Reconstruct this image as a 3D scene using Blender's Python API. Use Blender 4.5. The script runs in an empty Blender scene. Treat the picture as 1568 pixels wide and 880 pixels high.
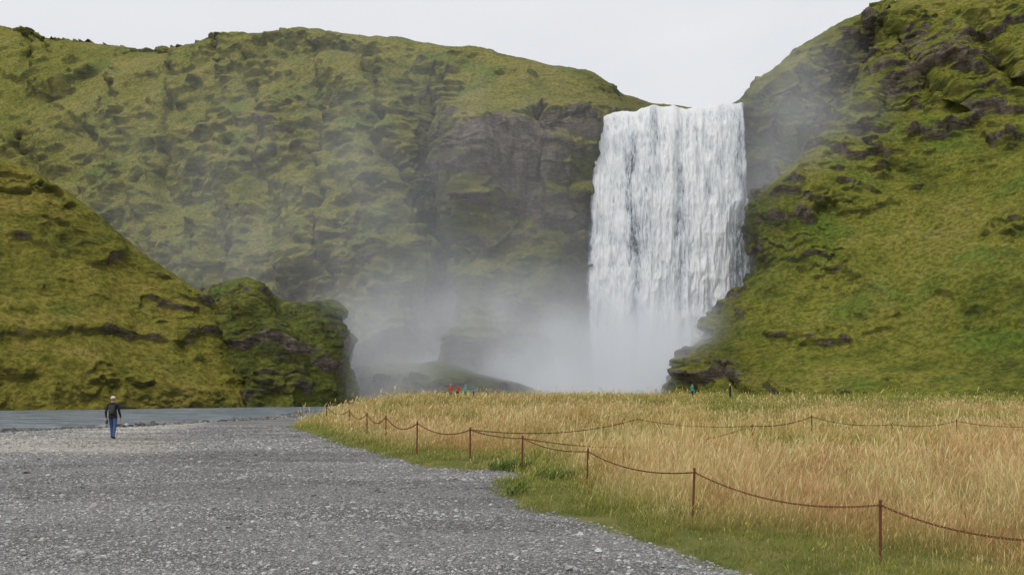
import bpy, bmesh, math, random
import numpy as np
from mathutils import Vector
rng = np.random.default_rng(7)
random.seed(7)
scene = bpy.context.scene
scene.view_settings.view_transform = 'Standard'
scene.view_settings.look = 'None'
scene.view_settings.exposure = 0

# ------------------------------------------------------------------ noise
_perm = rng.permutation(256).astype(np.int64)
_perm = np.concatenate([_perm, _perm, _perm])
_val = rng.uniform(-1, 1, 256)
def vnoise(x, y, z):
    xi = np.floor(x).astype(np.int64); yi = np.floor(y).astype(np.int64); zi = np.floor(z).astype(np.int64)
    xf = x - xi; yf = y - yi; zf = z - zi
    u = xf*xf*xf*(xf*(xf*6-15)+10); v = yf*yf*yf*(yf*(yf*6-15)+10); w = zf*zf*zf*(zf*(zf*6-15)+10)
    X0 = xi & 255; X1 = (xi+1) & 255; Y0 = yi & 255; Y1 = (yi+1) & 255; Z0 = zi & 255; Z1 = (zi+1) & 255
    def h(a, b, c): return _val[_perm[_perm[_perm[a]+b]+c]]
    a = h(X0,Y0,Z0)*(1-u)+h(X1,Y0,Z0)*u
    b = h(X0,Y1,Z0)*(1-u)+h(X1,Y1,Z0)*u
    c = h(X0,Y0,Z1)*(1-u)+h(X1,Y0,Z1)*u
    d = h(X0,Y1,Z1)*(1-u)+h(X1,Y1,Z1)*u
    return (a*(1-v)+b*v)*(1-w)+(c*(1-v)+d*v)*w
def fbm(x, y, z, octv=4, gain=.5):
    s = 0; a = 1.; tot = 0
    for i in range(octv):
        s = s + a*vnoise(x, y, z); tot += a
        x, y, z = (x*.8-y*.6)*2.03+13.1, (x*.6+y*.8)*2.03+7.7, z*2.03+3.3
        a *= gain
    return s/tot
def ridged(x, y, z, octv=4):
    s = 0; a = 1.; tot = 0
    for i in range(octv):
        s = s + a*(1-2*np.abs(vnoise(x, y, z))); tot += a
        x, y, z = (x*.8-y*.6)*2.03+13.1, (x*.6+y*.8)*2.03+7.7, z*2.03+3.3
        a *= .5
    return s/tot
def sstep(a, b, x):
    t = np.clip((x-a)/(b-a), 0, 1); return t*t*(3-2*t)

# ------------------------------------------------------------------ mesh helpers
def mesh_from_arrays(name, V, F, mat, smooth=True, attrs=None, colors=None):
    me = bpy.data.meshes.new(name)
    n = F.shape[1]
    me.vertices.add(len(V)); me.vertices.foreach_set("co", V.astype(np.float32).ravel())
    me.loops.add(F.size); me.loops.foreach_set("vertex_index", F.astype(np.int32).ravel())
    me.polygons.add(len(F)); me.polygons.foreach_set("loop_start", np.arange(0, F.size, n, dtype=np.int32))
    me.update(calc_edges=True)
    me.polygons.foreach_set("use_smooth", np.full(len(F), smooth))
    if attrs:
        for k, a in attrs.items():
            at = me.attributes.new(k, 'FLOAT', 'POINT'); at.data.foreach_set('value', a.astype(np.float32).ravel())
    if colors is not None:
        at = me.attributes.new('col', 'FLOAT_COLOR', 'POINT')
        c = np.ones((len(V), 4), dtype=np.float32); c[:, :3] = colors
        at.data.foreach_set('color', c.ravel())
    me.materials.append(mat)
    ob = bpy.data.objects.new(name, me); scene.collection.objects.link(ob)
    return ob
def grid_faces(nv, nu):
    i = np.arange(nv-1)[:, None]*nu + np.arange(nu-1)[None, :]
    i = i.ravel()
    return np.stack([i, i+1, i+nu+1, i+nu], 1)
def cr(C, n):
    K = C.shape[0]
    t = np.linspace(0, K-1, n); i = np.clip(np.floor(t).astype(int), 0, K-2); f = (t-i)[:, None, None]
    def g(j): return C[np.clip(j, 0, K-1)]
    p0, p1, p2, p3 = g(i-1), g(i), g(i+1), g(i+2)
    return .5*((2*p1)+(-p0+p2)*f+(2*p0-5*p1+4*p2-p3)*f*f+(-p0+3*p1-3*p2+p3)*f**3)

# ------------------------------------------------------------------ node helpers
class NT:
    def __init__(s, mat):
        mat.use_nodes = True; s.t = mat.node_tree; s.t.nodes.clear()
    def n(s, typ, ins=None, **kw):
        nd = s.t.nodes.new(typ)
        for k, v in kw.items(): setattr(nd, k, v)
        if ins:
            for k, v in ins.items():
                if isinstance(v, bpy.types.NodeSocket): s.t.links.new(v, nd.inputs[k])
                else: nd.inputs[k].default_value = v
        return nd
    def math(s, op, a, b=0., c=None, clamp=False):
        ins = {0: a, 1: b}
        if c is not None: ins[2] = c
        nd = s.n('ShaderNodeMath', ins, operation=op); nd.use_clamp = clamp; return nd.outputs[0]
    def mr(s, v, a, b, c=0., d=1., smooth=True):
        nd = s.n('ShaderNodeMapRange', {0: v, 1: a, 2: b, 3: c, 4: d}); nd.interpolation_type = 'SMOOTHSTEP' if smooth else 'LINEAR'
        return nd.outputs[0]
    def noise(s, vec, scale, detail=4, rough=.55, dist=0.):
        return s.n('ShaderNodeTexNoise', {'Vector': vec, 'Scale': scale, 'Detail': detail, 'Roughness': rough, 'Distortion': dist}).outputs[0]
    def mix(s, f, a, b, blend='MIX'):
        nd = s.t.nodes.new('ShaderNodeMix'); nd.data_type = 'RGBA'; nd.blend_type = blend
        for idx, v in ((0, f), (6, a), (7, b)):
            if isinstance(v, bpy.types.NodeSocket): s.t.links.new(v, nd.inputs[idx])
            else: nd.inputs[idx].default_value = v if idx == 0 else (tuple(v)+(1,) if len(v) == 3 else v)
        return nd.outputs[2]
    def ramp(s, f, stops):
        nd = s.t.nodes.new('ShaderNodeValToRGB'); s.t.links.new(f, nd.inputs[0])
        e = nd.color_ramp.elements
        while len(e) > len(stops): e.remove(e[-1])
        while len(e) < len(stops): e.new(.5)
        for el, (p, c) in zip(e, stops): el.position = p; el.color = tuple(c)+(1,)
        return nd.outputs[0]
    def pos(s): return s.n('ShaderNodeNewGeometry').outputs['Position']
    def scalev(s, v, sc): return s.n('ShaderNodeVectorMath', {0: v, 1: sc}, operation='MULTIPLY').outputs[0]
    def attr(s, name): return s.n('ShaderNodeAttribute', attribute_name=name)
    def bump(s, h, strength, dist, prev=None):
        ins = {'Height': h, 'Strength': strength, 'Distance': dist}
        if prev is not None: ins['Normal'] = prev
        return s.n('ShaderNodeBump', ins).outputs[0]
    def out(s, sh, vol=False):
        o = s.n('ShaderNodeOutputMaterial'); s.t.links.new(sh, o.inputs[1 if vol else 0])
    def bsdf(s, col, rough=.9, normal=None, spec=.2, **kw):
        ins = {'Base Color': col if isinstance(col, bpy.types.NodeSocket) else tuple(col)+(1,), 'Roughness': rough, 'Specular IOR Level': spec}
        if normal is not None: ins['Normal'] = normal
        ins.update(kw)
        return s.n('ShaderNodeBsdfPrincipled', ins).outputs[0]
def newmat(n): return bpy.data.materials.new(n)
def plain(name, col, rough=.8, var=.25, sc=20., metallic=0.):
    m = newmat(name); t = NT(m)
    f = t.noise(t.pos(), sc, 4)
    c = t.mix(f, tuple(x*(1-var) for x in col), tuple(x*(1+var) for x in col))
    t.out(t.bsdf(c, rough, t.bump(f, .3, .01), Metallic=metallic)); return m

# ------------------------------------------------------------------ survey helper
# World frame: metres, x right (east), y away along the valley, z up; station at the origin, eye 1.9 m.
EYE = 1.9; FP = 1250.
def S(px, py, d): return ((px-784)/FP*d, d, EYE+(600-py)/FP*d)
def Bs(px, d, z=-1.5): return ((px-784)/FP*d, d, z)

# ------------------------------------------------------------------ hill material
def hill_material(name, tint=(1, 1, 1), dark=0., mossy=(1, 1, 1), bare=0., steep0=.55, steep1=.05):
    m = newmat(name); t = NT(m)
    g = t.n('ShaderNodeNewGeometry'); P = g.outputs['Position']
    nz = t.n('ShaderNodeSeparateXYZ', {0: g.outputs['Normal']}).outputs[2]
    n1 = t.noise(P, .035, 5, .6); n2 = t.noise(P, .22, 8, .62, .4); n3 = t.noise(P, 1.3, 8, .7)
    Ps = t.scalev(P, (1, 1, 4.5)); ns = t.noise(Ps, .35, 8, .65, .6)
    n4 = t.noise(P, 5., 6, .7)
    mixn = t.math('ADD', t.math('MULTIPLY', n1, .45), t.math('ADD', t.math('MULTIPLY', n2, .40), t.math('MULTIPLY', ns, .2)))
    if dark: mixn = t.math('SUBTRACT', mixn, dark)
    def T(c): return tuple(a*b for a, b in zip(c, tint))
    gr = t.ramp(mixn, [(.40, T((.070, .084, .026))), (.47, T((.128, .145, .035))), (.53, T((.19, .198, .042))), (.60, T((.25, .235, .062))), (.68, T((.29, .25, .098)))])
    lush = t.mr(t.noise(P, .07, 5, .6), .53, .66)
    gr = t.mix(t.math('MULTIPLY', lush, .6), gr, T((.095, .17, .036)))
    gr = t.mix(t.mr(n3, .40, .60), t.mix(1., gr, (.64, .62, .60), 'MULTIPLY'), t.mix(1., gr, (1.18, 1.16, 1.1), 'MULTIPLY'))
    gr = t.mix(t.mr(n4, .35, .65), t.mix(1., gr, (.76, .76, .76), 'MULTIPLY'), gr)
    gr = t.mix(t.mr(ns, .58, .68), gr, t.mix(1., gr, (.60, .56, .56), 'MULTIPLY'))
    # steep = darker moss and earth
    steep = t.math('ADD', t.mr(nz, steep0, steep1), t.math('MULTIPLY', t.math('SUBTRACT', n3, .5), .7), clamp=True)
    steepm = t.mr(steep, .3, .8)
    M_ = lambda c: tuple(a*b*d for a, b, d in zip(c, tint, mossy))
    mossc = t.ramp(t.math('ADD', t.math('MULTIPLY', ns, .5), t.math('MULTIPLY', n2, .5)), [(.36, M_((.030, .032, .018))), (.45, M_((.065, .068, .025))), (.53, M_((.11, .112, .032))), (.62, M_((.165, .15, .042))), (.7, M_((.135, .113, .055)))])
    c = t.mix(t.math('MULTIPLY', steepm, .92), gr, mossc)
    rk = t.attr('rock').outputs['Fac']
    v = t.math('ADD', t.math('ADD', rk, t.math('MULTIPLY', t.mr(nz, .35, -.2), .30+bare)), t.math('MULTIPLY', t.math('SUBTRACT', ns, .5), 1.3))
    rm = t.mr(v, .50, .72)
    strat = t.noise(t.scalev(P, (.9, .9, 4.)), .5, 9, .74, .7)
    ribs = t.noise(t.scalev(P, (1, 1, .2)), .7, 6, .65, .5)
    rockc = t.ramp(t.math('ADD', t.math('MULTIPLY', strat, .6), t.math('MULTIPLY', ribs, .4)), [(.36, (.042, .035, .029)), (.46, (.115, .093, .074)), (.54, (.21, .17, .135)), (.66, (.33, .28, .23))])
    rockc = t.mix(t.mr(n3, .55, .65), rockc, T((.11, .115, .034)))
    rockc = t.mix(t.mr(n4, .35, .6), t.mix(1., rockc, (.62, .62, .62), 'MULTIPLY'), rockc)
    c = t.mix(rm, c, rockc)
    wet = t.attr('wet').outputs['Fac']
    c = t.mix(wet, c, t.mix(1., c, (.28, .30, .34), 'MULTIPLY'))
    b = t.bump(ns, .8, .8); b = t.bump(n3, .9, .36, b); b = t.bump(n4, .8, .12, b)
    t.out(t.bsdf(c, .95, b, .08)); return m

matA = hill_material('grassy_cliff', (1.10, 1.08, 1.10), -.03, steep0=.60, steep1=.15)
matB = hill_material('near_grass', (1.08, 1.0, .86), -.03)
matC = hill_material('right_grass', (1.0, 1.03, .84), -.02)
matE = hill_material('mossy_rock', (.9, .93, .9), .01, (1.15, 1.15, 1.1), .12)

def loft(name, rows, nu, nv, mat, amp=1., rock=(), wet=(), ledge=1., rib=1., fine=1., seed=0., colrows=False, crag=1., gully=0., cover=0., slo=.14, shi=.38, zone=None):
    C = np.array(rows, dtype=float)           # [R,K,3]
    if colrows: C = C.transpose(1, 0, 2)
    G = cr(C, nv)                              # rows -> nv
    G = cr(G.transpose(1, 0, 2), nu).transpose(1, 0, 2)
    def normals(G):
        du = np.gradient(G, axis=1); dv = np.gradient(G, axis=0)
        N = np.cross(du, dv); N /= (np.linalg.norm(N, axis=2, keepdims=True)+1e-9)
        return N
    N = normals(G)
    sgn = 1. if np.sum(N*(np.array([0, 0, 30.])-G)) > 0 else -1.
    N *= sgn
    x, y, z = G[..., 0]+seed, G[..., 1]+seed*.7, G[..., 2]
    zn = 1. if zone is None else zone(G[..., 0], G[..., 1], z)
    st = np.clip(1-N[..., 2], 0, 1)            # steepness
    D = amp*(1.8*fbm(x/26, y/26, z/26, 3)+1.1*fbm(x/10, y/10, z/10, 3))
    if gully:
        gl = np.abs(vnoise(x/17+z/60+.3*fbm(x/12, y/12, z/12, 2), y*0+2.5, z/70))
        D -= gully*sstep(.16, .0, gl)*sstep(.15, .45, st)
    G1 = G + N*D[..., None]
    N = normals(G1)*sgn
    st = np.clip(1.05-N[..., 2], 0, 1)
    cl = sstep(.35, .8, st)
    D = rib*(1.7*cl*ridged(x/11, y/11, z/45, 3)+.9*cl*ridged(x/4+5, y/4, z/20, 3)+st*.4*fbm(x/2.2, y/2.2, z/10, 3))
    # rock steps: a steep face, then a grassy tread that falls back to the slope
    rockA = np.zeros_like(x)
    if ledge:
        for H, amp_, sc, off, thr in ((8., 1.9, 17., 0., -.05), (3.7, 1.25, 9., 31., -.0), (1.7, .55, 5., 63., .0)):
            zz = z+.55*H*fbm(x/(sc*.8)+off, y/(sc*.8), z/sc, 3)*2+.25*H*fbm(x/(H*.45)+off, y/(H*.45), z/H, 2)
            f = (zz/H+off) % 1.
            prof = np.where(f < .2, sstep(0, .2, f), 1-sstep(.2, 1., f))
            cell = np.floor(zz/H+off)
            mk = sstep(thr-cover, thr+.28-cover, fbm(x/sc+cell*7.7+off, y/sc+cell*3.1, cell*1.7+z*0, 3, .6))
            mk = mk*sstep(slo, shi, st)*zn
            D += ledge*amp_*prof*mk
            rockA += (.58 if H > 3 else .28)*mk*np.where(f < .25, 1., 0.)*sstep(-.02, .03, f)
    lg = fbm(x/13+5, y/13, (z+2.5*fbm(x/14, y/14, z/14, 2))/3.2, 4)
    D += ledge*(.12+.6*st*st)*.8*np.sign(lg)*np.abs(lg)**.7
    cg = fbm(x/7+40, y/7, z/3.5, 4, .55)
    cl2 = sstep(-.1, .25, fbm(x/22+9, y/22, z/22, 2))*sstep(.22, .5, st)
    ck = sstep(.22, .40, cg)*cl2*zn
    D += crag*1.3*ck
    D += fine*(.22*fbm(x/1.8, y/1.8, z/1.3, 3, .6)+.10*fbm(x/.5, y/.5, z/.4, 2))
    G2 = G1 + N*D[..., None]
    rockA = rockA*crag+.35*ck*crag
    for (cx, cz, rx, rz, k) in rock:
        rockA = rockA+k*np.exp(-(((G[..., 0]-cx)/rx)**2+((z-cz)/rz)**2)**2)
    wetA = np.zeros_like(x)
    for (cx, cz, rx, rz, k) in wet:
        wetA += k*np.exp(-((G[..., 0]-cx)/rx)**2-((z-cz)/rz)**2)
    F = grid_faces(nv, nu)
    if sgn < 0: F = F[:, ::-1]
    return mesh_from_arrays(name, G2.reshape(-1, 3), F, mat, True, {'rock': np.clip(rockA, 0, 1.2), 'wet': np.clip(wetA, 0, 1)})

# ---- back hill with cliff (columns, bottom to top)
def col(px, d0, pts, back=60):
    L = [Bs(px, d0)] + [S(*p) for p in pts]
    lx, ly, lz = L[-1]
    L.append((lx*1.12, ly+back*.4, lz+1)); L.append((lx*1.3, ly+back*2, lz-8))
    return L
A = [
 col(-900, 240, [(-900,500,245),(-900,400,255),(-900,320,275),(-900,200,305),(-900,60,360)]),
 col(-450, 225, [(-450,500,230),(-450,400,240),(-450,310,260),(-450,190,290),(-450,45,350)]),
 col(-200, 215, [(-200,500,220),(-200,400,230),(-200,300,250),(-200,180,280),(-200,40,340)]),
 col(0,   200, [(0,490,205),(0,400,215),(0,300,235),(0,180,265),(0,46,320)]),
 col(90,  195, [(90,490,200),(90,400,208),(90,300,226),(90,170,252),(85,58,300)]),
 col(180, 188, [(180,490,193),(180,395,200),(180,290,215),(175,170,240),(180,72,285)]),
 col(270, 178, [(270,490,182),(270,390,190),(270,280,205),(270,165,225),(270,77,265)]),
 col(350, 170, [(350,480,174),(350,360,180),(350,250,195),(350,140,212),(350,55,240)]),
 col(440, 165, [(440,470,168),(440,340,174),(440,240,188),(435,140,203),(440,51,225)]),
 col(520, 160, [(520,470,165),(520,340,170),(520,240,182),(520,140,196),(515,53,215)]),
 col(600, 158, [(600,470,162),(600,330,169),(600,225,180),(600,130,190),(595,60,210)]),
 col(640, 162, [(640,470,166),(640,330,174),(632,210,186),(632,150,190),(632,66,207)]),
 col(680, 168, [(680,470,172),(682,330,181),(675,190,193),(675,150,191),(670,71,205)]),
 col(712, 157, [(714,470,160),(712,320,164),(708,185,167),(712,135,180),(720,77,203)]),
 col(780, 158, [(780,460,162),(780,320,165),(775,180,167),(780,135,178),(785,85,200)]),
 col(850, 162, [(850,450,165),(850,300,167),(850,175,169),(855,135,180),(860,98,198)]),
 col(912, 172, [(912,430,172),(912,290,172),(912,170,172),(915,150,184),(915,122,202)]),
 col(960, 176, [(960,430,176),(960,290,176),(960,175,176),(960,164,188),(960,142,215)]),
 col(1005,178, [(1005,430,178),(1005,290,178),(1005,178,178),(1005,172,192),(1005,159,225)]),
 col(1080,179, [(1080,430,179),(1080,290,179),(1080,185,179),(1080,183,195),(1080,178,235)]),
 col(1150,182, [(1150,430,182),(1150,290,182),(1150,185,182),(1150,183,195),(1150,180,240)]),
]
def zoneA(x, y, z):
    # upper hillside away from the gorge is mostly smooth turf with a few clustered outcrops
    return np.clip(.30+.7*sstep(-55, -15, x)+.9*sstep(.1, .4, fbm(x/30+3, y/30, z/30, 2)), 0, 1)
loft('cliff_hill', A, 1050, 480, matA, amp=1.15, colrows=True, gully=3.4, rib=1.7, ledge=.85, cover=-.08, slo=.30, shi=.8, crag=.9, zone=zoneA,
     rock=[(1, 50, 11, 9, .95), (9, 37, 9, 5, .55), (-14, 59, 8, 2.2, .5), (13, 58, 9, 3.5, .6), (-66, 70, 8, 1.6, .4), (-38, 78, 6, 1.2, .4), (-38, 84, 8, 1.5, .4)],
     wet=[(23, 14, 13, 34, 1.0), (35, 25, 14, 60, 1.), (2, 0, 22, 10, .6), (-2, 24, 28, 15, .25), (-13, 45, 3.5, 14, .5)])

# ---- left near hill
def colB(px, d0, d1, top, back=25):
    L = [Bs(px, d0)]
    for f in (.12, .35, .6, .82, 1.):
        d = d0+(d1-d0)*(f**1.15)
        L.append(S(px, 612+(top-612)*f, d))
    lx, ly, lz = L[-1]
    L.append((lx*1.08, ly+back*.5, lz-2)); L.append((lx*1.2, ly+back*1.5, lz*.3-4))
    return L
Bc = [colB(-800, 70, 118, -60), colB(-400, 78, 122, 60), colB(-150, 90, 130, 165), colB(0, 99, 133, 240), colB(60, 102, 133, 265), colB(130, 106, 132, 315),
      colB(200, 110, 132, 375), colB(280, 115, 133, 427), colB(335, 119, 134, 462), colB(400, 125, 140, 505), colB(470, 131, 145, 560), colB(530, 138, 150, 605), colB(600, 145, 155, 640)]
loft('grassy_hill', Bc, 640, 320, matB, amp=.9, colrows=True, rib=.5, ledge=.7, seed=31., crag=.75, gully=1.5, cover=-.17, slo=.18, shi=.45)

# ---- right near hill (rows, bottom to top)
Cr = [
 [Bs(1080,175), Bs(1015,155), Bs(1029,138), Bs(1100,128), Bs(1200,118), Bs(1350,106), Bs(1500,96), Bs(1700,86), Bs(2100,80), Bs(2700,75)],
 [S(1090,560,175),S(1045,560,155),S(1050,555,142),S(1100,575,132),S(1200,583,124),S(1350,588,113),S(1500,590,103),S(1700,592,93),S(2100,590,88),S(2700,580,84)],
 [S(1130,500,176),S(1085,505,160),S(1095,500,147),S(1140,515,139),S(1220,530,132),S(1350,540,123),S(1500,545,113),S(1700,530,102),S(2100,520,96),S(2700,500,92)],
 [S(1190,400,178),S(1157,408,165),S(1168,402,153),S(1215,415,147),S(1290,435,140),S(1390,440,132),S(1500,430,123),S(1700,400,113),S(2100,360,106),S(2700,340,102)],
 [S(1180,320,180),S(1150,325,168),S(1161,310,159),S(1210,315,155),S(1290,325,150),S(1390,330,144),S(1500,325,137),S(1700,280,126),S(2100,230,120),S(2700,200,116)],
 [S(1240,235,182),S(1210,263,173),S(1222,255,166),S(1260,242,162),S(1320,240,159),S(1400,240,155),S(1500,230,150),S(1700,180,140),S(2100,100,134),S(2700,50,130)],
 [S(1300,165,186),S(1280,190,177),S(1288,172,172),S(1320,160,169),S(1370,170,168),S(1430,165,165),S(1500,145,161),S(1700,80,152),S(2100,-20,147),S(2700,-80,143)],
 [S(1350,85,190),S(1336,95,184),S(1343,90,178),S(1370,90,172),S(1410,95,170),S(1460,80,168),S(1520,65,166),S(1700,-20,161),S(2100,-120,157),S(2700,-200,153)],
 [S(1345,25,194),S(1339,28,188),S(1345,24,183),S(1370,14,180),S(1420,4,180),S(1470,-4,179),S(1540,-20,176),S(1700,-110,172),S(2100,-240,170),S(2700,-300,168)],
 [S(1380,10,230),S(1355,12,225),S(1355,15,215),S(1380,2,215),S(1430,-10,215),S(1480,-25,215),S(1550,-50,215),S(1700,-140,215),S(2100,-260,215),S(2700,-320,215)],
]
def zoneC(x, y, z):
    left = sstep(60, 44, x-.22*z)           # broken edge towards the gorge
    high = sstep(34, 52, z)
    return np.clip(.22+.85*left+.8*high+.7*sstep(.2, .45, fbm(x/16+11, y/16, z/16, 2)), 0, 1)
loft('grassy_slope', Cr, 760, 640, matC, amp=.95, ledge=1., rib=.9, seed=77., gully=1.8, crag=.95, cover=-.03, slo=.16, shi=.5, zone=zoneC,
     rock=[(88, 74, 8, 6, .55), (80, 66, 6, 4, .5), (34, 8, 4, 7, .5), (50, 40, 3.5, 9, .5), (42, 24, 4, 8, .4), (62, 58, 4, 5, .5)], wet=[(36, 10, 6, 14, .4), (49, 38, 4, 10, .4)])

# ---- right wall of the fall
Dc = [
 [Bs(1080,180), S(1080,400,180), S(1080,250,180), S(1080,185,180), S(1080,178,195), S(1080,176,240)],
 [Bs(1140,173), S(1140,400,173), S(1140,250,173), S(1140,162,174), S(1140,153,186), S(1138,154,240)],
 [Bs(1170,170), S(1170,400,171), S(1170,250,173), S(1168,160,178), S(1168,124,186), S(1168,122,240)],
 [Bs(1210,170), S(1210,400,173), S(1210,250,178), S(1210,150,183), S(1210,93,189), S(1210,91,240)],
 [Bs(1260,175), S(1260,400,178), S(1260,250,184), S(1260,140,189), S(1260,55,195), S(1260,55,240)],
 [Bs(1340,180), S(1340,400,183), S(1340,250,190), S(1340,120,196), S(1340,18,202), S(1340,16,240)],
 [Bs(1460,185), S(1460,400,190), S(1460,250,200), S(1460,100,210), S(1460,-15,215), S(1460,-20,250)],
]
loft('gorge_wall', Dc, 300, 380, matA, amp=.6, colrows=True, ledge=.7, seed=55., rib=1.3, rock=[(52, 36, 6, 26, .4)], wet=[(47, 30, 9, 60, .9)])

# ---- mossy rock outcrop beside river
E = [
 [Bs(290,152),Bs(335,130),Bs(400,123),Bs(460,125),Bs(508,131),Bs(528,140),Bs(500,160)],
 [S(305,560,152),S(338,560,131),S(400,562,125),S(460,562,127),S(508,560,132),S(525,560,141),S(500,560,160)],
 [S(315,500,152),S(338,500,132),S(400,500,128),S(455,508,130),S(495,508,134),S(508,505,142),S(490,500,160)],
 [S(325,460,152),S(340,458,135),S(385,448,131),S(432,488,135),S(480,472,137),S(502,475,144),S(480,475,160)],
 [S(340,440,152),S(348,434,141),S(380,427,138),S(418,452,141),S(450,465,142),S(488,461,146),S(475,470,158)],
 [S(380,450,154),S(375,436,150),S(390,434,148),S(420,460,148),S(440,470,149),S(455,469,150),S(440,475,156)],
]
loft('rock_outcrop', E, 340, 240, matE, amp=.5, ledge=.6, rib=1.2, seed=12., fine=1.7, cover=.0, crag=.8, rock=[(-36, 10, 2.5, 5, .35)])

# ---- low dark rock mounds by the plunge pool
M = [
 [Bs(520,175),Bs(540,150),Bs(620,144),Bs(690,141),Bs(750,140),Bs(800,141),Bs(835,146),Bs(840,170)],
 [S(525,590,175),S(550,585,152),S(620,585,146),S(690,582,143),S(750,586,142),S(800,592,143),S(828,600,148),S(835,600,170)],
 [S(540,570,176),S(565,560,157),S(620,560,152),S(690,556,149),S(740,572,147),S(790,584,147),S(815,594,151),S(820,600,170)],
 [S(560,555,178),S(580,552,168),S(620,556,164),S(680,552,160),S(730,570,158),S(780,584,158),S(800,596,160),S(800,605,172)],
]
loft('rock_mound', M, 260, 110, matE, amp=.5, ledge=.6, rib=.4, seed=91., cover=.1, wet=[(0, 3, 16, 10, .8)])

# ------------------------------------------------------------------ ground
meadow_poly = np.array([(30,-8),(9,2),(4.5,6),(2.35,8.5),(1.72,10),(1.1,11.9),(.17,13.6),(-.28,15.3),(-.27,17.2),(.35,18.4),(.15,20.0),(-1.03,20.1),(-2.2,20.7),(-3.5,23.7),(-6.4,30.4),(-9,36.5),(-11.7,43),(-14,55),(-17,72),(-21,97),(-12,128),(5,142),(25,146),(60,140),(160,110),(160,-8)], float)
river_poly = np.array([(-300,19),(-80,34),(-45,39),(-29.5,44),(-27,49),(-24,57),(-20.5,70),(-24,98),(-20,125),(-8,140),(10,150),(28,150),(45,152),(50,180),(5,176),(-22,150),(-42,128),(-60,106),(-110,84),(-300,72)], float)
def sdist(x, y, poly):
    d = np.full(x.shape, 1e9); ins = np.zeros(x.shape, bool); n = len(poly)
    for i in range(n):
        a = poly[i]; b = poly[(i+1) % n]; e = b-a
        t = np.clip(((x-a[0])*e[0]+(y-a[1])*e[1])/(e@e), 0, 1)
        d = np.minimum(d, np.hypot(x-a[0]-t*e[0], y-a[1]-t*e[1]))
        c = ((a[1] > y) != (b[1] > y))
        xi = a[0]+(y-a[1])*e[0]/(e[1] if abs(e[1]) > 1e-9 else 1e-9)
        ins ^= c & (x < xi)
    return np.where(ins, d, -d)
def zero(x): return np.zeros_like(x)
def gheight(x, y, sm=None, sr=None):
    if sm is None: sm = sdist(x, y, meadow_poly)
    if sr is None: sr = sdist(x, y, river_poly)
    z = .05*fbm(x/3, y/3, zero(x), 3) + .012*fbm(x/.5, y/.5, zero(x)+3, 2)
    z += .10*sstep(0, .7, sm) + 1.1*sstep(32, 105, y)*sstep(0, 6, sm)
    z += .12*fbm(x/5+9, y/5, zero(x)+1, 3)*sstep(0, 2, sm)
    z += -.33*sstep(-9, 0, sr+1.2*fbm(x/4, y/4, zero(x)+5, 3)) - .7*sstep(-.3, 5, sr)
    return z
def axis(lo, a, b, hi, step, gr):
    L = [a]; s = step
    while L[0] > lo: s *= gr; L.insert(0, L[0]-s)
    L += list(np.arange(a+step, b, step)); s = step
    while L[-1] < hi: s *= gr; L.append(L[-1]+s)
    return np.array(L)
gx = axis(-2500, -16, 14, 2500, .13, 1.035); gy = axis(-60, 5, 34, 3000, .13, 1.02)
X, Y = np.meshgrid(gx, gy)
sm = sdist(X, Y, meadow_poly); sr = sdist(X, Y, river_poly)
Z = gheight(X, Y, sm, sr)
mg = newmat('ground'); t = NT(mg); P = t.pos()
nA = t.noise(P, 40, 5, .75); nB = t.noise(P, 9, 6, .7); nC = t.noise(P, .5, 5, .6); nD = t.noise(t.scalev(P, (1, 3, 1)), .18, 4, .6)
vor = t.n('ShaderNodeTexVoronoi', {'Vector': P, 'Scale': 34., 'Randomness': 1.})
vc = t.n('ShaderNodeSeparateColor', {0: vor.outputs['Color']}).outputs[0]
gcol = t.ramp(vc, [(0, (.17, .167, .162)), (.5, (.29, .283, .273)), (1, (.44, .43, .415))])
gcol = t.mix(t.mr(nA, .3, .7), t.mix(1., gcol, (.6, .6, .6), 'MULTIPLY'), t.mix(1., gcol, (1.2, 1.2, 1.2), 'MULTIPLY'))
gcol = t.mix(t.mr(nB, .35, .7), t.mix(1., gcol, (.7, .7, .71), 'MULTIPLY'), gcol)
gcol = t.mix(t.mr(nD, .42, .60), gcol, t.mix(1., gcol, (.66, .66, .67), 'MULTIPLY'))
gcol = t.mix(t.mr(t.attr('bar').outputs['Fac'], .1, .9), gcol, t.mix(.6, gcol, (.52, .48, .42)))
wetm = t.attr('wetb').outputs['Fac']
gcol = t.mix(wetm, gcol, t.mix(1., gcol, (.4, .38, .36), 'MULTIPLY'))
soil = t.ramp(t.noise(P, 1.6, 8, .7), [(.3, (.07, .085, .02)), (.5, (.15, .16, .04)), (.7, (.26, .2, .08))])
edge = t.math('ADD', t.attr('sdm').outputs['Fac'], t.math('ADD', t.math('MULTIPLY', t.math('SUBTRACT', nB, .5), .6), t.math('MULTIPLY', t.math('SUBTRACT', nC, .5), .9)))
c = t.mix(t.mr(edge, -.05, .15), gcol, soil)
b = t.bump(vor.outputs['Distance'], .9, -.02); b = t.bump(nA, .7, .02, b); b = t.bump(nB, .5, .05, b)
t.out(t.bsdf(c, .9, b, .2))
def barf(x, y, sm, sr): return np.clip(sstep(3.5, 8, -sm)*sstep(23, 29, y)*(.75+1.1*fbm(x/8, y/2.2, zero(x), 3))*sstep(.5, 3, -sr), 0, 1)
mesh_from_arrays('ground', np.stack([X, Y, Z], -1).reshape(-1, 3), grid_faces(len(gy), len(gx)), mg, True,
                 {'sdm': np.clip(sm, -9, 9), 'bar': barf(X, Y, sm, sr), 'wetb': sstep(-1.6, .2, sr)})

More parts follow.
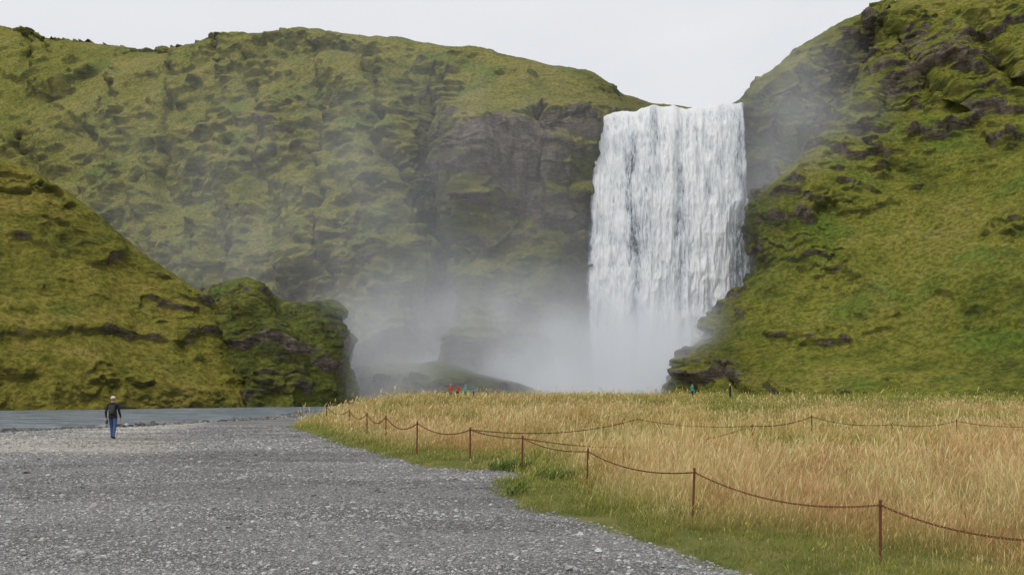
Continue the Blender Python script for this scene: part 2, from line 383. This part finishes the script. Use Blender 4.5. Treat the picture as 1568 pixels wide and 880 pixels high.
# ------------------------------------------------------------------ river water
mw = newmat('river_water'); t = NT(mw); P = t.pos()
w1 = t.noise(t.scalev(P, (1, 1.6, 1)), 1.1, 5, .65, .5); w2 = t.noise(P, 5, 4, .6)
foam = t.mr(t.noise(t.scalev(P, (.35, 1.4, 1)), .8, 7, .78, .8), .42, .58)
c = t.mix(foam, (.11, .15, .185), (.55, .62, .69))
b = t.bump(w1, 1., 1.6); b = t.bump(w2, .9, .25, b)
t.out(t.bsdf(c, .3, b, .6))
XX, YY = np.meshgrid(np.linspace(-320, 60, 40), np.linspace(18, 182, 30))
mesh_from_arrays('river', np.stack([XX, YY, XX*0-.36], -1).reshape(-1, 3), grid_faces(30, 40), mw)

# ------------------------------------------------------------------ waterfall
def waterfall():
    nu, nv = 300, 560
    u = np.linspace(0, 1, nu)[None, :]; v = np.linspace(0, 1, nv)[:, None]
    top = 59.6+2.5*u+.9*fbm(u*8+2, u*0, u*0, 4)-.5*np.exp(-((u-.24)/.04)**2)
    tf = np.clip((v-.06)/.94, 0, 1)
    fall = tf**1.15
    z = top*(1-fall)-.3*fall
    z = np.where(v < .06, top+.0*v, z)
    yb = 171.5-3.0*np.sin(u*math.pi)+1.2*fbm(u*6, u*0+4, u*0, 3)
    y = np.where(v < .06, yb+(.06-v)/.06*30, yb-4.5*(1-np.exp(-tf*5))*(.6+.4*tf))
    xl = 17.9-2.6*np.sin(np.clip(tf*1.3, 0, 1)*math.pi*.5)*np.clip(1.5-tf, 0, 1)-.5*tf + .7*fbm(tf*14, tf*0, tf*0+2, 4)*tf**.3
    xr = 48.6+1.4*tf
    x = xl+(xr-xl)*u
    zz = z*1.
    warp = 1.2*fbm(x/3, zz*0, zz/9, 3)
    pl = ridged((x+warp)/3.1, x*0+1, zz/16-y*0, 4)
    st = fbm(x/.55, x*0+8, zz/7, 4, .6)
    cell = np.abs(((x+.8*fbm(x/2,x*0,zz/5,2))/2.4) % 1-.5)
    ch = fbm(x/2.4+3, x*0+2, (zz+cell*5)/4.6, 4, .6)
    D = (.6*pl+.2*st+.7*ch*tf**.5)*sstep(0, .12, tf)
    y = y-D
    G = np.stack(np.broadcast_arrays(x, y, z), -1).reshape(-1, 3)
    un = np.broadcast_to(u, x.shape)
    gap = np.exp(-((x-(24.4+.8*fbm(tf*6,tf*0,tf*0,2)))/1.2)**2)*sstep(.03, .15, tf)*.48
    gap += .24*np.exp(-((x-(34.5+fbm(tf*5,tf*0,tf*0+3,2)))/1.1)**2)*sstep(.05, .3, tf)
    gap += .24*np.exp(-((x-(40.5+fbm(tf*5,tf*0,tf*0+9,2)))/.7)**2)*sstep(.05, .3, tf)
    gap += .5*np.exp(-((x-47.6)/1.8)**2)*sstep(.0, .1, tf)
    dens = .78+.42*ch+.22*pl+.28*st-gap
    edge = sstep(0, .035, un)*sstep(1.0, .97, un)
    dens = dens-.9*(1-edge)
    dens = np.where(tf <= 0, 1., dens+.35*sstep(.05, 0, tf))
    F = grid_faces(nv, nu)
    m = newmat('falling_water'); t = NT(m); P = t.pos()
    f1 = t.noise(t.scalev(P, (1, .3, .07)), 8., 6, .7)
    f2 = t.noise(t.scalev(P, (1, .5, .28)), 1.8, 7, .7, .4)
    d = t.attr('dens').outputs['Fac']
    a = t.math('ADD', d, t.math('ADD', t.math('MULTIPLY', t.math('SUBTRACT', f1, .5), 1.9), t.math('MULTIPLY', t.math('SUBTRACT', f2, .5), 1.5)))
    al = t.mr(a, .0, .5, .2, .98)
    al = t.math('MULTIPLY', al, t.mr(d, -.3, .15))
    colr = t.mix(t.mr(a, .2, 1.1), (.48, .53, .60), (.95, .96, .97))
    nb = t.bump(a, .3, .3)
    df = t.n('ShaderNodeBsdfDiffuse', {'Color': colr, 'Normal': nb}).outputs[0]
    tr = t.n('ShaderNodeBsdfTranslucent', {'Color': (.9, .93, .97, 1)}).outputs[0]
    ms = t.n('ShaderNodeMixShader', {0: .1, 1: df, 2: tr}).outputs[0]
    tp = t.n('ShaderNodeBsdfTransparent').outputs[0]
    t.out(t.n('ShaderNodeMixShader', {0: al, 1: tp, 2: ms}).outputs[0])
    mesh_from_arrays('waterfall', G, F[:, ::-1], m, True, {'dens': dens.ravel()})
waterfall()

# ------------------------------------------------------------------ mist
def mist():
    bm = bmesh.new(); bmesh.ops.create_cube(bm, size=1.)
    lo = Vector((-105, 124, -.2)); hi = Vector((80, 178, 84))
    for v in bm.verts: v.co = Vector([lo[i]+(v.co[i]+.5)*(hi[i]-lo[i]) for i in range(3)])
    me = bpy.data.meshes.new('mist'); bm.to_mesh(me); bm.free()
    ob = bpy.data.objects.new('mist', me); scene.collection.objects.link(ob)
    m = newmat('mist'); t = NT(m); P = t.pos()
    tot = None
    for c, r, k in [((25, 152, 0), (38, 20, 23), .36), ((-3, 151, 2), (56, 26, 28), .085), ((58, 166, 46), (26, 13, 40), .036), ((-25, 150, 28), (88, 30, 60), .008)]:
        q = t.n('ShaderNodeVectorMath', {0: P, 1: c}, operation='SUBTRACT').outputs[0]
        q = t.scalev(q, tuple(1/x for x in r))
        l = t.n('ShaderNodeVectorMath', {0: q}, operation='LENGTH').outputs[1]
        d = t.mr(l, 1., 0., 0., k)
        tot = d if tot is None else t.math('ADD', tot, d)
    nn = t.mr(t.noise(P, .06, 2, .5), .32, .68, .4, 1.5)
    tot = t.math('MULTIPLY', tot, nn)
    # albedo ~1 droplets; the small emission term stands for the higher orders of scattering inside the spray
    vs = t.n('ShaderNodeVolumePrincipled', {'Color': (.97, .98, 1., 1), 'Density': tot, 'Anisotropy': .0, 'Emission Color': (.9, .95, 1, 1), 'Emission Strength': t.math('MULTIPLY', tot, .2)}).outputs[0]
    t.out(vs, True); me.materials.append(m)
    for o_, a_, v_ in ((m.cycles, 'volume_step_rate', 3.), (m, 'volume_step_rate', 3.)):
        try: setattr(o_, a_, v_)
        except Exception as e: print('nostep', e)
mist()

# ------------------------------------------------------------------ grass
mgr = newmat('meadow_grass'); t = NT(mgr)
ca = t.attr('col').outputs['Color']
df = t.n('ShaderNodeBsdfDiffuse', {'Color': ca}).outputs[0]; tr = t.n('ShaderNodeBsdfTranslucent', {'Color': ca}).outputs[0]
t.out(t.n('ShaderNodeMixShader', {0: .35, 1: df, 2: tr}).outputs[0])

def blades(x, y, z, h, w, lean, widths, cols):
    """ribbon blades; widths: list of (t along blade, width factor); cols: (n,levels,3)"""
    n = len(x); L = len(widths)
    ang = rng.uniform(0, 2*math.pi, n); la = rng.normal(.6, 1.4, n)
    lx = np.cos(la)*lean*h; ly = np.sin(la)*lean*h
    V = np.zeros((n, L, 2, 3))
    for i, (tt, wf) in enumerate(widths):
        cx = x+lx*tt**1.8; cy = y+ly*tt**1.8; cz = z+h*tt*(1-.25*lean*tt)
        for s, sg in ((0, -1), (1, 1)):
            V[:, i, s, 0] = cx+sg*np.cos(ang)*w*wf*.5; V[:, i, s, 1] = cy+sg*np.sin(ang)*w*wf*.5; V[:, i, s, 2] = cz
    base = (np.arange(n)*L*2)[:, None]
    F = []
    for i in range(L-1): F.append(base+np.array([2*i, 2*i+1, 2*i+3, 2*i+2])[None, :])
    F = np.stack(F, 1).reshape(-1, 4)
    Cc = np.repeat(cols[:, :, None, :], 2, axis=2)
    return V.reshape(-1, 3), F, Cc.reshape(-1, 3)
parts = []
def add_part(p):
    off = sum(len(q[0]) for q in parts); parts.append((p[0], p[1]+off, p[2]))
gold = np.array((.72, .44, .165)); pale = np.array((.86, .64, .33)); pink = np.array((.64, .35, .19)); grn = np.array((.21, .28, .05)); brt = np.array((.24, .38, .05)); olive = np.array((.40, .36, .10))
def mixc(a, b, f): return a*(1-f[:, None])+b*f[:, None]
def scatter(n, y0, y1, spread, wb, hb, tuft):
    nc = n//tuft
    yy = np.sqrt(rng.uniform(y0**2, y1**2, nc)); xx = yy*rng.uniform(-.62, spread, nc)
    xx = np.repeat(xx, tuft)+rng.normal(0, .05+.004*y1, nc*tuft); yy = np.repeat(yy, tuft)+rng.normal(0, .05+.004*y1, nc*tuft)
    ht = np.repeat(np.exp(rng.normal(0, .28, nc)), tuft); ct = np.repeat(rng.normal(0, 1, nc), tuft)
    s = sdist(xx, yy, meadow_poly)+.6*fbm(xx/1.2, yy/1.2, zero(xx), 3)
    k = s > .02; xx, yy, s, ht, ct = xx[k], yy[k], s[k], ht[k], ct[k]
    z = gheight(xx, yy)-.02
    n = len(xx)
    p1 = fbm(xx/3.2, yy/3.2, zero(xx), 3); p2 = fbm(xx/1.1+20, yy/1.1, zero(xx), 3); p3 = fbm(xx/9+4, yy/9, zero(xx), 3)
    ed = sstep(.0, 3.0, s+1.5*p2+.9*p1)
    dry = np.clip((.08+.92*ed)*(.80+1.0*p1+.8*p3)*(1-.75*sstep(55, 90, yy)*sstep(0, 35, xx))+.12*ct, 0, 1)
    tip = mixc(mixc(gold, pink, np.clip(.4+p3*2.0+.2*ct, 0, 1)), pale, np.clip(.35+1.8*p2+rng.normal(0, .25, n)+.15*ct, 0, 1))
    green = mixc(grn, brt, np.clip(.35+p1*1.5+rng.normal(0, .2, n), 0, 1))
    tipc = mixc(mixc(green, olive, np.clip(rng.normal(.4, .3, n)+.15*ct, 0, 1)), tip, np.clip(dry+rng.normal(0, .22, n), 0, 1))
    basec = mixc(green*.8, olive, np.clip(dry*.9, 0, 1))
    hh = hb*(.5+.5*ed)*ht*np.clip(rng.normal(.82, .25, n)+.75*p2+.45*p1, .2, 2.)
    br = np.exp(rng.normal(0, .18, n)+.10*ct)[:, None]; tipc = tipc*br; basec = basec*br
    stalk = rng.uniform(0, 1, n) < (.35*dry+.06)
    i = ~stalk; m = i.sum()
    hl = hh[i]*.62
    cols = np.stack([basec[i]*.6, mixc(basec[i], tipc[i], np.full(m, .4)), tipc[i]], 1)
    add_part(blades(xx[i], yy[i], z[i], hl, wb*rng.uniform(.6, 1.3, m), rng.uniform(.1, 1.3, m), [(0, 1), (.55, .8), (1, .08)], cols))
    i = stalk; m = i.sum()
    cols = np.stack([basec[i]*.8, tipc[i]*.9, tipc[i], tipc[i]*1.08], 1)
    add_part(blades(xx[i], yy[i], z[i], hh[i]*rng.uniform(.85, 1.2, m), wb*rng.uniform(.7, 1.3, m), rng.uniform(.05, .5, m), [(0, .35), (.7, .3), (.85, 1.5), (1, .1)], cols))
scatter(180000, 5, 15, .85, .006, .44, 14)
scatter(190000, 15, 32, .75, .013, .42, 11)
scatter(150000, 32, 64, .75, .028, .45, 8)
scatter(110000, 64, 142, .75, .065, .55, 6)
V = np.concatenate([p[0] for p in parts]); F = np.concatenate([p[1] for p in parts]); Cc = np.concatenate([p[2] for p in parts])
mesh_from_arrays('meadow_grass', V, F, mgr, False, None, np.clip(Cc, 0, .85))

# wild flowers and broad-leaved weeds along the meadow edge
parts = []
nf = 260
fx = rng.uniform(-8, 8, nf); fy = rng.uniform(8, 30, nf); s = sdist(fx, fy, meadow_poly); k = (s > .1) & (s < 3); fx, fy = fx[k], fy[k]; nf = len(fx)
cols = np.stack([np.tile([.08, .14, .03], (nf, 1)), np.tile([.08, .14, .03], (nf, 1)), np.tile([.7, .55, .03], (nf, 1)), np.tile([.75, .6, .05], (nf, 1))], 1)
add_part(blades(fx, fy, gheight(fx, fy), rng.uniform(.12, .3, nf), np.full(nf, .022), rng.uniform(0, .3, nf), [(0, .2), (.88, .2), (.89, 1.2), (1, 1.2)], cols))
def weeds(cx, cy, r, n, h):
    a = rng.uniform(0, 6.28, n); q = r*np.sqrt(rng.uniform(0, 1, n)); x = cx+q*np.cos(a); y = cy+q*np.sin(a)
    g = np.array((.15, .21, .06))*np.exp(rng.normal(0, .3, (n, 1)))
    add_part(blades(x, y, gheight(x, y)+rng.uniform(0, h*.5, n), rng.uniform(.4, 1, n)*h*.6, np.full(n, .035), rng.uniform(.3, 1.1, n), [(0, .3), (.5, 1.), (1, .1)], np.stack([g*.7, g, g*1.3], 1)))
weeds(.1, 19.7, .35, 300, .36); weeds(-.35, 19.9, .25, 120, .25); weeds(.9, 16.8, .4, 180, .25); weeds(.1, 15.0, .2, 100, .22); weeds(2.4, 11.6, .3, 120, .2)
V = np.concatenate([p[0] for p in parts]); F = np.concatenate([p[1] for p in parts]); Cc = np.concatenate([p[2] for p in parts])
mesh_from_arrays('wild_plants', V, F, mgr, False, None, Cc)

# ------------------------------------------------------------------ gravel stones
mst = newmat('gravel_stone'); t = NT(mst)
ca = t.attr('col').outputs['Color']; nn = t.noise(t.pos(), 60, 4)
t.out(t.bsdf(t.mix(t.mr(nn, .3, .7), t.mix(1., ca, (.7, .7, .7), 'MULTIPLY'), ca), .85, t.bump(nn, .4, .01), .25))
def stones(name, x, y, r, colr, sink=.3):
    n = len(x)
    base = []
    for i in range(6):
        a = i*math.pi/3; base.append((math.cos(a), math.sin(a), -.1))
    for i in range(3):
        a = i*math.pi*2/3+.5; base.append((.6*math.cos(a), .6*math.sin(a), .75))
    base = np.array(base)
    tri = np.array([(6,7,8),(0,1,6),(1,2,7),(1,7,6),(2,3,7),(3,4,8),(3,8,7),(4,5,8),(5,0,6),(5,6,8)])
    Vv = base[None]+rng.normal(0, .2, (n, 9, 3))
    Vv *= r[:, None, None]*np.stack([rng.uniform(.7, 1.3, n), rng.uniform(.7, 1.3, n), rng.uniform(.4, .8, n)], 1)[:, None, :]
    a = rng.uniform(0, 6.28, n); c, s = np.cos(a)[:, None], np.sin(a)[:, None]
    xx = Vv[..., 0]*c-Vv[..., 1]*s; yy = Vv[..., 0]*s+Vv[..., 1]*c
    z = gheight(x, y)
    Vv = np.stack([xx+x[:, None], yy+y[:, None], Vv[..., 2]+(z+r*.08)[:, None]], -1)
    F = (np.arange(n)*9)[:, None, None]+tri[None]
    mesh_from_arrays(name, Vv.reshape(-1, 3), F.reshape(-1, 3), mst, False, None, np.repeat(colr, 9, 0))
n = 165000
yy = 4.5*np.exp(rng.uniform(0, 1, n)*math.log(46/4.5)); xx = yy*rng.uniform(-.75, .42, n)
k = (sdist(xx, yy, meadow_poly) < .12) & (sdist(xx, yy, river_poly) < 1.); xx, yy = xx[k], yy[k]; n = len(xx)
r = np.clip(np.exp(rng.normal(math.log(.0095), .48, n))*(yy/9)**.75, .004, .07)
pat = fbm(xx/5, yy/1.8, zero(xx)+6, 3)
bb = barf(xx, yy, sdist(xx, yy, meadow_poly), sdist(xx, yy, river_poly))[:, None]
cg = (.28*np.exp(rng.normal(0, .32, n)+.6*pat))[:, None]*np.array([[1, .98, .955]])*(1+rng.normal(0, .03, (n, 3)))
cg = cg*(1+bb*np.array([[.75, .65, .5]]))
stones('gravel', xx, yy, r, np.clip(cg, .05, .6))
n = 3000
u = rng.uniform(0, 1, n); pts = river_poly[1:8]; seg = rng.integers(0, 6, n)
xx = pts[seg, 0]*(1-u)+pts[seg+1, 0]*u+rng.normal(0, 1.4, n); yy = pts[seg, 1]*(1-u)+pts[seg+1, 1]*u+rng.normal(0, 1.4, n)
r = np.clip(np.exp(rng.normal(math.log(.10), .5, n)), .04, .45)
cg = (.17*np.exp(rng.normal(0, .45, n)))[:, None]*np.array([[1, .97, .92]])
stones('river_stones', xx, yy, r, cg)

# ------------------------------------------------------------------ chain fence
mrust = plain('rusty_iron', (.17, .062, .036), .8, .4, 60., .2)
fence = bpy.data.objects.new('chain_fence', None); scene.collection.objects.link(fence)
def gz(x, y): return float(gheight(np.array([x], float), np.array([y], float))[0])
def tube(bm, p, q, r0, r1, n=8):
    p = Vector(p); q = Vector(q); d = (q-p).normalized(); a = d.orthogonal().normalized(); b = d.cross(a)
    A = [bm.verts.new(p+(a*math.cos(i*2*math.pi/n)+b*math.sin(i*2*math.pi/n))*r0) for i in range(n)]
    B_ = [bm.verts.new(q+(a*math.cos(i*2*math.pi/n)+b*math.sin(i*2*math.pi/n))*r1) for i in range(n)]
    for i in range(n): bm.faces.new((A[i], A[(i+1) % n], B_[(i+1) % n], B_[i]))
    bm.faces.new(A[::-1]); bm.faces.new(B_)
def ring(bm, c, ax, side, L, W, r, n=10, m=5):
    c = Vector(c); ax = Vector(ax).normalized(); side = Vector(side).normalized(); up = ax.cross(side)
    rows = []
    for i in range(n):
        a = 2*math.pi*i/n
        pc = c+ax*math.cos(a)*L+side*math.sin(a)*W; rd = (ax*math.cos(a)*W+side*math.sin(a)*L).normalized()
        rows.append([bm.verts.new(pc+rd*math.cos(2*math.pi*j/m)*r+up*math.sin(2*math.pi*j/m)*r) for j in range(m)])
    for i in range(n):
        for j in range(m):
            bm.faces.new((rows[i][j], rows[(i+1) % n][j], rows[(i+1) % n][(j+1) % m], rows[i][(j+1) % m]))
posts = {}
def post(k, px, d, ztop, lean=0):
    x = (px-784)/FP*d; z0 = gz(x, d)
    bm = bmesh.new()
    r = .016 if d < 18 else .022
    top = Vector((x+lean, d, ztop))
    tube(bm, (x, d, z0-.1), top, r, r)
    tube(bm, top, top+Vector((0, 0, .012)), r*1.25, r*.7)
    ring(bm, top-Vector((0, .0, .05)), (1, 0, 0), (0, 1, 0), .026, .026, .006)
    me = bpy.data.meshes.new('post'); bm.to_mesh(me); bm.free(); me.materials.append(mrust)
    ob = bpy.data.objects.new('post', me); scene.collection.objects.link(ob); ob.parent = fence
    posts[k] = top-Vector((0, 0, .05))
post('a', 1348, 8.9, .72); post('b', 1060, 10.9, .88, .03); post('c', 898, 15.0, .86, .03); post('d', 799, 19.3, .86, .02); post('e', 720, 20.8, .99); post('f', 638, 23.3, 1.06, .02)
post('g', 591, 29, 1.06); post('h', 562, 34, 1.05); post('i', 535, 39, 1.07); post('j', 500, 46, 1.12)
post('z', 1720, 6.9, .72)
post('k', 973, 28, 1.02, .05); post('l', 1152, 26, .87); post('m', 1243, 31, 1.02); post('n', 1366, 28, .84); post('o', 1465, 28.5, .94); post('p', 1620, 27, .9)
bm = bmesh.new()
def chain(p, q, sag, big=1.):
    p = Vector(p); q = Vector(q); L = (q-p).length*1.03; n = max(4, int(L/(.034*big)))
    for i in range(n):
        a = (i+.5)/n; c = p.lerp(q, a)-Vector((0, 0, sag*4*a*(1-a)))
        tan = (q-p)-Vector((0, 0, sag*4*(1-2*a)*1.)); tan.normalize()
        s1 = tan.cross(Vector((0, 0, 1))).normalized(); s2 = tan.cross(s1).normalized()
        sd = (s1+s2) if i % 2 else (s1-s2)
        ring(bm, c, tan, sd, .022*big, .011*big, .0042*big, 8, 4)
ch = [('z','a',.16),('a','b',.17),('b','c',.14),('c','d',.10),('d','e',.06),('e','f',.20),('f','g',.28),('g','h',.3),('h','i',.3),('i','j',.3),('e','k',.25),('d','l',.42),('k','l',.12),('l','m',.12),('m','n',.15),('n','o',.12),('o','p',.15)]
for a, b_, s in ch:
    far = min(posts[a].y, posts[b_].y) > 18
    chain(posts[a], posts[b_], s, 1.5 if far else 1.)
me = bpy.data.meshes.new('chain'); bm.to_mesh(me); bm.free(); me.materials.append(mrust)
ob = bpy.data.objects.new('chain', me); scene.collection.objects.link(ob); ob.parent = fence

# ------------------------------------------------------------------ people
def mcol(name, c, r=.85): return plain(name, c, r, .18, 30.)
skin = mcol('skin', (.45, .27, .19), .6)
def person(loc, jacket, trousers, hat, heading=0., height=1.73, stride=1., pack=None, detail=True, hair=(.25, .2, .15)):
    root = bpy.data.objects.new('person', None); scene.collection.objects.link(root)
    bm = bmesh.new(); sk = bm.verts.layers.skin.verify()
    def v(co, r, rt=False):
        w = bm.verts.new(co); w[sk].radius = (r, r) if not isinstance(r, tuple) else r; w[sk].use_root = rt; return w
    def chain_(pv, L):
        for co, r in L:
            w = v(co, r); bm.edges.new((pv, w)); pv = w
        return pv
    s = stride
    pel = v((0, 0, .97), (.155, .12), True)
    ch_ = chain_(pel, [((0, 0, 1.12), (.15, .115)), ((0, .0, 1.28), (.17, .125)), ((0, .0, 1.40), (.15, .11))])
    chain_(ch_, [((0, .01, 1.49), (.06, .06)), ((0, .025, 1.55), (.066, .072)), ((0, .03, 1.62), (.076, .095)), ((0, .028, 1.69), (.062, .08))])
    for sg in (-1, 1):
        hp = .035 if sg < 0 else -.03
        arm = chain_(ch_, [((sg*.165, 0, 1.405), .07), ((sg*.215, -.02-hp*s, 1.26), .058), ((sg*.235, -.04-hp*2*s, 1.12), .052), ((sg*.245, .02-hp*3*s, .98), .043), ((sg*.245, .06-hp*3*s, .88), .032), ((sg*.243, .075-hp*3*s, .82), (.020, .038))])
        if detail:
            bx, by, bz = arm.co
            for k, (dy, ln) in enumerate([(-.027, .065), (-.009, .08), (.010, .085), (.028, .075)]):
                chain_(arm, [((bx, by+dy, bz-.03), .0095), ((bx-sg*.006, by+dy*1.1+.006, bz-.03-ln*.5), .009), ((bx-sg*.018, by+dy*1.1+.014, bz-.03-ln), .0075)])
            chain_(arm, [((bx-sg*.012, by+.04, bz+.01), .011), ((bx-sg*.02, by+.062, bz-.025), .009)])
        if sg < 0: leg = [((-.09, .01, .86), .098), ((-.095, .08*s, .68), .085), ((-.095, .13*s, .50), .066), ((-.092, .13*s, .30), .06), ((-.09, .12*s, .12), .047), ((-.09, .155*s, .055), .046), ((-.10, .155*s+.14, .042), .036)]
        else: leg = [((.09, -.01, .86), .098), ((.095, -.03*s, .68), .085), ((.095, -.06*s, .50), .066), ((.092, -.14*s, .30), .06), ((.09, -.20*s, .13), .047), ((.09, -.19*s, .065), .046), ((.10, -.19*s+.14, .042), .036)]
        chain_(pel, leg)
    me = bpy.data.meshes.new('tmp'); bm.to_mesh(me); bm.free()
    tmp = bpy.data.objects.new('tmp', me); scene.collection.objects.link(tmp)
    md = tmp.modifiers.new('s', 'SKIN'); md.use_smooth_shade = True
    sb = tmp.modifiers.new('ss', 'SUBSURF'); sb.levels = 2; sb.render_levels = sb.levels
    dg = bpy.context.evaluated_depsgraph_get(); dg.update()
    bme = bpy.data.meshes.new_from_object(tmp.evaluated_get(dg)); bpy.data.objects.remove(tmp)
    bme.materials.clear()
    for m in (jacket, trousers, skin, plain('boot', (.03, .025, .02))): bme.materials.append(m)
    for vv in bme.vertices:
        c = vv.co
        if .1 < c.z < 1.45:
            k = .0035*math.sin(c.z*60+c.x*25)+.003*math.sin(c.z*95-c.y*40)
            vv.co += Vector((c.x, c.y, 0)).normalized()*k
    for p in bme.polygons:
        c = p.center; p.use_smooth = True
        if c.z > 1.495: p.material_index = 2
        elif abs(c.x) > .185 and c.z < .875: p.material_index = 2
        elif c.z < .10: p.material_index = 3
        elif c.z < .86: p.material_index = 1
        else: p.material_index = 0
    body = bpy.data.objects.new('body', bme); scene.collection.objects.link(body); body.parent = root
    def lump(name, c, r, mat, fn=None, seg=20):
        b = bmesh.new(); bmesh.ops.create_uvsphere(b, u_segments=seg, v_segments=seg//2+2, radius=1.)
        for w in b.verts:
            if fn: w.co = fn(w.co.copy())
            w.co = Vector((w.co.x*r[0]+c[0], w.co.y*r[1]+c[1], w.co.z*r[2]+c[2]))
        m_ = bpy.data.meshes.new(name); b.to_mesh(m_); b.free()
        for p in m_.polygons: p.use_smooth = True
        m_.materials.append(mat); o = bpy.data.objects.new(name, m_); scene.collection.objects.link(o); o.parent = root; return o
    lump('hair', (0, .005, 1.635), (.082, .092, .088), mcol('hair', hair))
    if hat: 
        lump('cap', (0, .022, 1.68), (.090, .106, .078), hat, lambda p: Vector((p.x, p.y, max(p.z, -.3))))
        lump('cap_brim', (0, .12, 1.66), (.07, .07, .010), hat)
    for sg in (-1, 1):
        lump('ear', (sg*.083, .03, 1.615), (.010, .02, .03), skin, None, 10)
        lump('eye', (sg*.03, .118, 1.63), (.012, .008, .008), mcol('eye', (.05, .05, .05)), None, 8)
    lump('nose', (0, .132, 1.605), (.013, .016, .022), skin, None, 10); lump('mouth', (0, .12, 1.57), (.022, .006, .005), mcol('lip', (.35, .12, .1)), None, 8)
    lump('collar', (0, .005, 1.475), (.085, .085, .035), jacket)
    lump('jacket_hem', (0, 0, .90), (.172, .125, .12), jacket, lambda p: Vector((p.x, p.y, max(min(p.z, .8), -.75))))
    if pack is not None:
        def box(p): return Vector([math.copysign(abs(a)**.55, a) for a in p])
        lump('backpack', (.0, -.155, 1.20), (.12, .07, .18), pack, box, 24)
        lump('backpack_pocket', (.0, -.215, 1.13), (.085, .03, .085), pack, box, 20)
        for sg in (-1, 1): lump('strap', (sg*.10, -.01, 1.33), (.018, .135, .125), pack, None, 12)
        lump('shoulder_bag', (-.262, .05, .70), (.035, .08, .09), pack, box, 20)
        lump('bag_strap', (-.25, .06, .79), (.010, .03, .05), pack, None, 10)
    k = height/1.76
    root.scale = (k, k, k); root.rotation_euler = (0, 0, heading); root.location = loc
    return root
blk = mcol('black_jacket', (.026, .026, .030)); jean = mcol('blue_jeans', (.06, .11, .22)); wht = mcol('white_cap', (.66, .63, .58)); pk = mcol('dark_canvas', (.055, .055, .052))
px_, pd = (173-784)/FP*33.5, 33.5
person((px_, pd, gz(px_, pd)), blk, jean, wht, .12, 1.76, 1., pk)
cols_ = [((.60, .07, .04)), ((.50, .08, .06)), ((.12, .42, .36)), ((.08, .25, .45)), ((.03, .03, .04)), ((.03, .38, .38))]
for i, (px, d) in enumerate([(690, 100), (701, 99), (713, 102), (725, 101), (1118, 96), (1060, 100)]):
    x = (px-784)/FP*d; z = gz(x, d)
    person((x, d, z-.02), mcol('coat', cols_[i]), mcol('trousers', (.04, .045, .06)), None if i % 2 else wht, rng.uniform(0, 6), 1.68, .3, None, False)

# ------------------------------------------------------------------ world, sun, camera
w = bpy.data.worlds.new("World"); scene.world = w; w.use_nodes = True
nt = w.node_tree; nt.nodes.clear()
sky = nt.nodes.new('ShaderNodeTexSky'); sky.sky_type = 'NISHITA'; sky.sun_disc = False
sky.sun_elevation = math.radians(56); sky.sun_rotation = math.radians(225); sky.dust_density = 3; sky.air_density = 1.
tc = nt.nodes.new('ShaderNodeTexCoord'); nz = nt.nodes.new('ShaderNodeTexNoise'); nz.inputs['Scale'].default_value = 2.2; nz.inputs['Detail'].default_value = 5
mp = nt.nodes.new('ShaderNodeMapping'); mp.inputs['Scale'].default_value = (1, 1, 3); nt.links.new(tc.outputs['Generated'], mp.inputs[0]); nt.links.new(mp.outputs[0], nz.inputs['Vector'])
rp = nt.nodes.new('ShaderNodeValToRGB'); rp.color_ramp.elements[0].position = .3; rp.color_ramp.elements[0].color = (7.6, 7.8, 8.15, 1); rp.color_ramp.elements[1].position = .7; rp.color_ramp.elements[1].color = (8.6, 8.7, 8.9, 1)
nt.links.new(nz.outputs[0], rp.inputs[0])
mx = nt.nodes.new('ShaderNodeMix'); mx.data_type = 'RGBA'; mx.inputs[0].default_value = .95
nt.links.new(sky.outputs[0], mx.inputs[6]); nt.links.new(rp.outputs[0], mx.inputs[7])
bg = nt.nodes.new('ShaderNodeBackground'); bg.inputs[1].default_value = .1; nt.links.new(mx.outputs[2], bg.inputs[0])
wo = nt.nodes.new('ShaderNodeOutputWorld'); nt.links.new(bg.outputs[0], wo.inputs[0])
sd = bpy.data.lights.new('sun', 'SUN'); sd.energy = 1.5; sd.angle = math.radians(12); sd.color = (1, .96, .9)
so = bpy.data.objects.new('sun', sd); scene.collection.objects.link(so)
az = math.radians(225); el = math.radians(56)
dirv = Vector((math.sin(az)*math.cos(el), math.cos(az)*math.cos(el), math.sin(el)))
so.rotation_euler = dirv.to_track_quat('Z', 'Y').to_euler(); so.location = (0, -20, 60)
cam = bpy.data.cameras.new('camera'); co = bpy.data.objects.new('camera', cam); scene.collection.objects.link(co)
co.location = (0, 0, EYE); co.rotation_euler = (math.radians(90), 0, 0)
cam.sensor_width = 36; cam.lens = 36*FP/1568; cam.shift_y = 160/1568; cam.clip_start = .1; cam.clip_end = 6000
scene.camera = co
